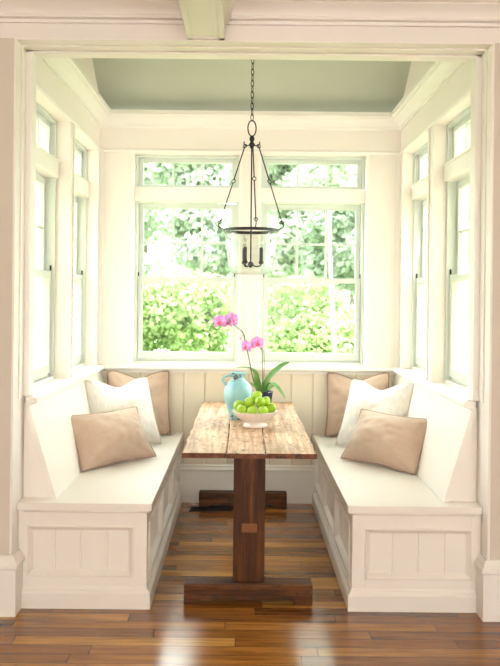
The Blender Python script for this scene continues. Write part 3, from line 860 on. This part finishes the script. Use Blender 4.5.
# ------------------------------------------------------------------ outside planting
def leaves(name, mat, blobs, n, size, parent, O, rnd, surf=.55):
    vs, fs = [], []
    tot = sum(b[3]*b[5] for b in blobs)
    for (cx, cy, cz, rx, ry, rz) in blobs:
        k = int(n*rx*rz/tot)
        for _ in range(k):
            while True:
                d = Vector((rnd.gauss(0,1), rnd.gauss(0,1), rnd.gauss(0,1)))
                if d.length > .01: break
            d.normalize()
            if d.y > .35: d.y *= -1
            r = surf+(1.05-surf)*rnd.random()**.6
            q = Vector((d.x*2.3+cx, d.y*2.3+cy, d.z*2.3+cz))
            r *= 1+.22*noise.noise(q*1.3)
            p = Vector((cx+d.x*rx*r, cy+d.y*ry*r, cz+d.z*rz*r))-O
            t = Vector((rnd.gauss(0,1), rnd.gauss(0,1), rnd.gauss(0,.7))).normalized()
            nn = (d*.8+Vector((rnd.gauss(0,.7), rnd.gauss(0,.7), rnd.gauss(0,.7)+.4))).normalized()
            sd = t.cross(nn)
            if sd.length < .05: continue
            sd.normalize(); t = nn.cross(sd).normalized()
            s = size*rnd.uniform(.6,1.3); w = s*.36
            i = len(vs)
            vs += [p-t*s*.5, p-t*s*.1+sd*w, p+t*s*.5, p-t*s*.1-sd*w, ]
            fs += [(i, i+1, i+2), (i, i+2, i+3)]
    me = bpy.data.meshes.new(name); me.from_pydata([tuple(v) for v in vs], [], fs); me.materials.append(M[mat])
    o = bpy.data.objects.new(name, me); COL.objects.link(o); o.parent = parent; return o
def shrub(label, x, y, w, top, seed, n=9000, size=.085):
    r = random.Random(seed); O = Vector((x, y, -.5))
    e = tag(empty('garden_shrub', O), label, 'shrub', 'shrubs outside the windows')
    bl = []
    for k in range(9):
        bl.append((x+r.uniform(-w,w)*.62, y+r.uniform(-.3,.4), -.1+(top-.35)*r.uniform(.15,1), w*r.uniform(.38,.55), .55, r.uniform(.35,.5)))
    leaves('foliage', 'hedge', bl, n, size, e, O, r)
    m = MB()
    for k in range(5):
        b_ = bl[k]; m.tube(curve([(0,0,0), ((b_[0]-x)*.4, (b_[1]-y)*.3, (b_[2]+.5)*.5), (b_[0]-x, b_[1]-y, b_[2]+.5)], 8), [.03,.028,.026,.024,.022,.02,.018,.015,.012][:9] if False else .02, 6)
    m.build('stem', 'bark', e)
shrub('bright green shrub filling the lower part of the left back window', -1.05, 9.0, 1.15, 1.95, 1, 30000, .065)
shrub('bright green shrub filling the lower part of the right back window', 1.1, 9.0, 1.15, 2.0, 2, 30000, .065)
shrub('green shrub seen through the left side windows', -3.6, 9.3, 1.1, 2.1, 4, 9000)
shrub('green shrub seen through the right side windows', 3.4, 9.2, 1.1, 2.1, 5, 9000)
def tree(label, x, y, h, cw, z0, seed, mat='tree', bark='bark', n=20000, size=.115, tr=.09, name='garden_tree'):
    r = random.Random(seed); O = Vector((x, y, -.5))
    e = tag(empty(name, O), label, 'tree', 'trees beyond the shrubs')
    bl = []
    for k in range(14):
        t = k/13; zc_ = z0+(h-z0)*t; ww = cw*(.8+.45*math.sin(PI*(.15+.8*t)))
        bl.append((x+r.uniform(-ww,ww)*.7, y+r.uniform(-.6,.6), zc_+r.uniform(-.2,.2), cw*r.uniform(.40,.62), .6, cw*r.uniform(.32,.48)))
    leaves('foliage', mat, bl, n, size, e, O, r, .3)
    m = MB(); c = curve([(0,0,0), (r.uniform(-.1,.1), 0, h*.35), (r.uniform(-.15,.15), 0, h*.7), (0, 0, h+.3)], 18)
    m.tube(c, [tr*(1-.75*i/(len(c)-1)) for i in range(len(c))], 8)
    for k in range(2, 12):
        b_ = bl[k]; q = c[min(len(c)-1, int(len(c)*(b_[2]+.2)/(h+.8)))]
        m.tube([q, (Vector((b_[0],b_[1],b_[2]))-O)*.5+q*.5+Vector((0,0,.08)), Vector((b_[0],b_[1],b_[2]))-O], [tr*.35, tr*.25, tr*.1], 5)
    m.build('trunk', bark, e, smooth='all')
tree('pale leafy tree beyond the left half of the left back window', -1.9, 14.0, 5.2, 1.5, 1.2, 11)
tree('far pale tree in the distance behind the others in the left back window', -2.7, 21.0, 6.5, 2.4, .8, 21, n=26000, size=.16)
tree('far pale tree in the distance behind the others in the right back window', 2.9, 21.5, 6.5, 2.4, .8, 22, n=26000, size=.16)
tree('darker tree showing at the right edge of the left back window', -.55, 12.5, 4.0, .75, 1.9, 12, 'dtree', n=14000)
tree('pale leafy tree beyond the left part of the right back window', .75, 14.5, 5.0, 1.0, 1.9, 13)
tree('slim tree with a pale trunk in the right back window', 0.95, 7.85, 4.2, .5, 2.6, 14, 'tree', 'pbark', 5000, .08, .032)
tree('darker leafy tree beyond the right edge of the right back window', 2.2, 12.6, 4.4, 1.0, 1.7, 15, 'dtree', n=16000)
tree('tree beyond the garden seen through the left side windows', -5.4, 16.5, 5.2, 1.6, 1.0, 16)
tree('tree beyond the garden seen through the right side windows', 5.6, 16.5, 5.2, 1.6, 1.0, 17)

# ------------------------------------------------------------------ light
w = bpy.data.worlds.new('World'); S.world = w; w.use_nodes = True
nt = w.node_tree; bg = nt.nodes['Background']
tc = nt.nodes.new('ShaderNodeTexCoord'); sp = nt.nodes.new('ShaderNodeSeparateXYZ'); L(nt, tc.outputs['Generated'], sp.inputs[0])
c = ramp(nt, sp.outputs[2], [(0, (1,.98,.93)), (.5, (.93,.97,1))])
L(nt, c, bg.inputs[0]); bg.inputs[1].default_value = 5.5
sun = bpy.data.lights.new('sun', 'SUN'); sun.energy = 5; sun.angle = D(3); sun.color = (1,.96,.88)
so = bpy.data.objects.new('sun', sun); COL.objects.link(so)
so.rotation_euler = Vector((-.25, .62, -1)).to_track_quat('-Z', 'Y').to_euler()

# ------------------------------------------------------------------ camera
cd = bpy.data.cameras.new('camera'); cam = bpy.data.objects.new('camera', cd); COL.objects.link(cam)
cam.location = (-.04, 0, 1.48); cam.rotation_euler = (PI/2, -.010, 0)
cd.sensor_fit = 'HORIZONTAL'; cd.sensor_width = 36; cd.lens = 784*36/500
cd.shift_x = 6.5/500; cd.shift_y = -36/500
cd.dof.use_dof = True; cd.dof.focus_distance = 4.5; cd.dof.aperture_fstop = 5.0
S.camera = cam
S.view_settings.view_transform = 'Standard'; S.view_settings.look = 'None'
S.view_settings.gamma = 1; S.view_settings.use_curve_mapping = False
S.view_settings.exposure = 1.15
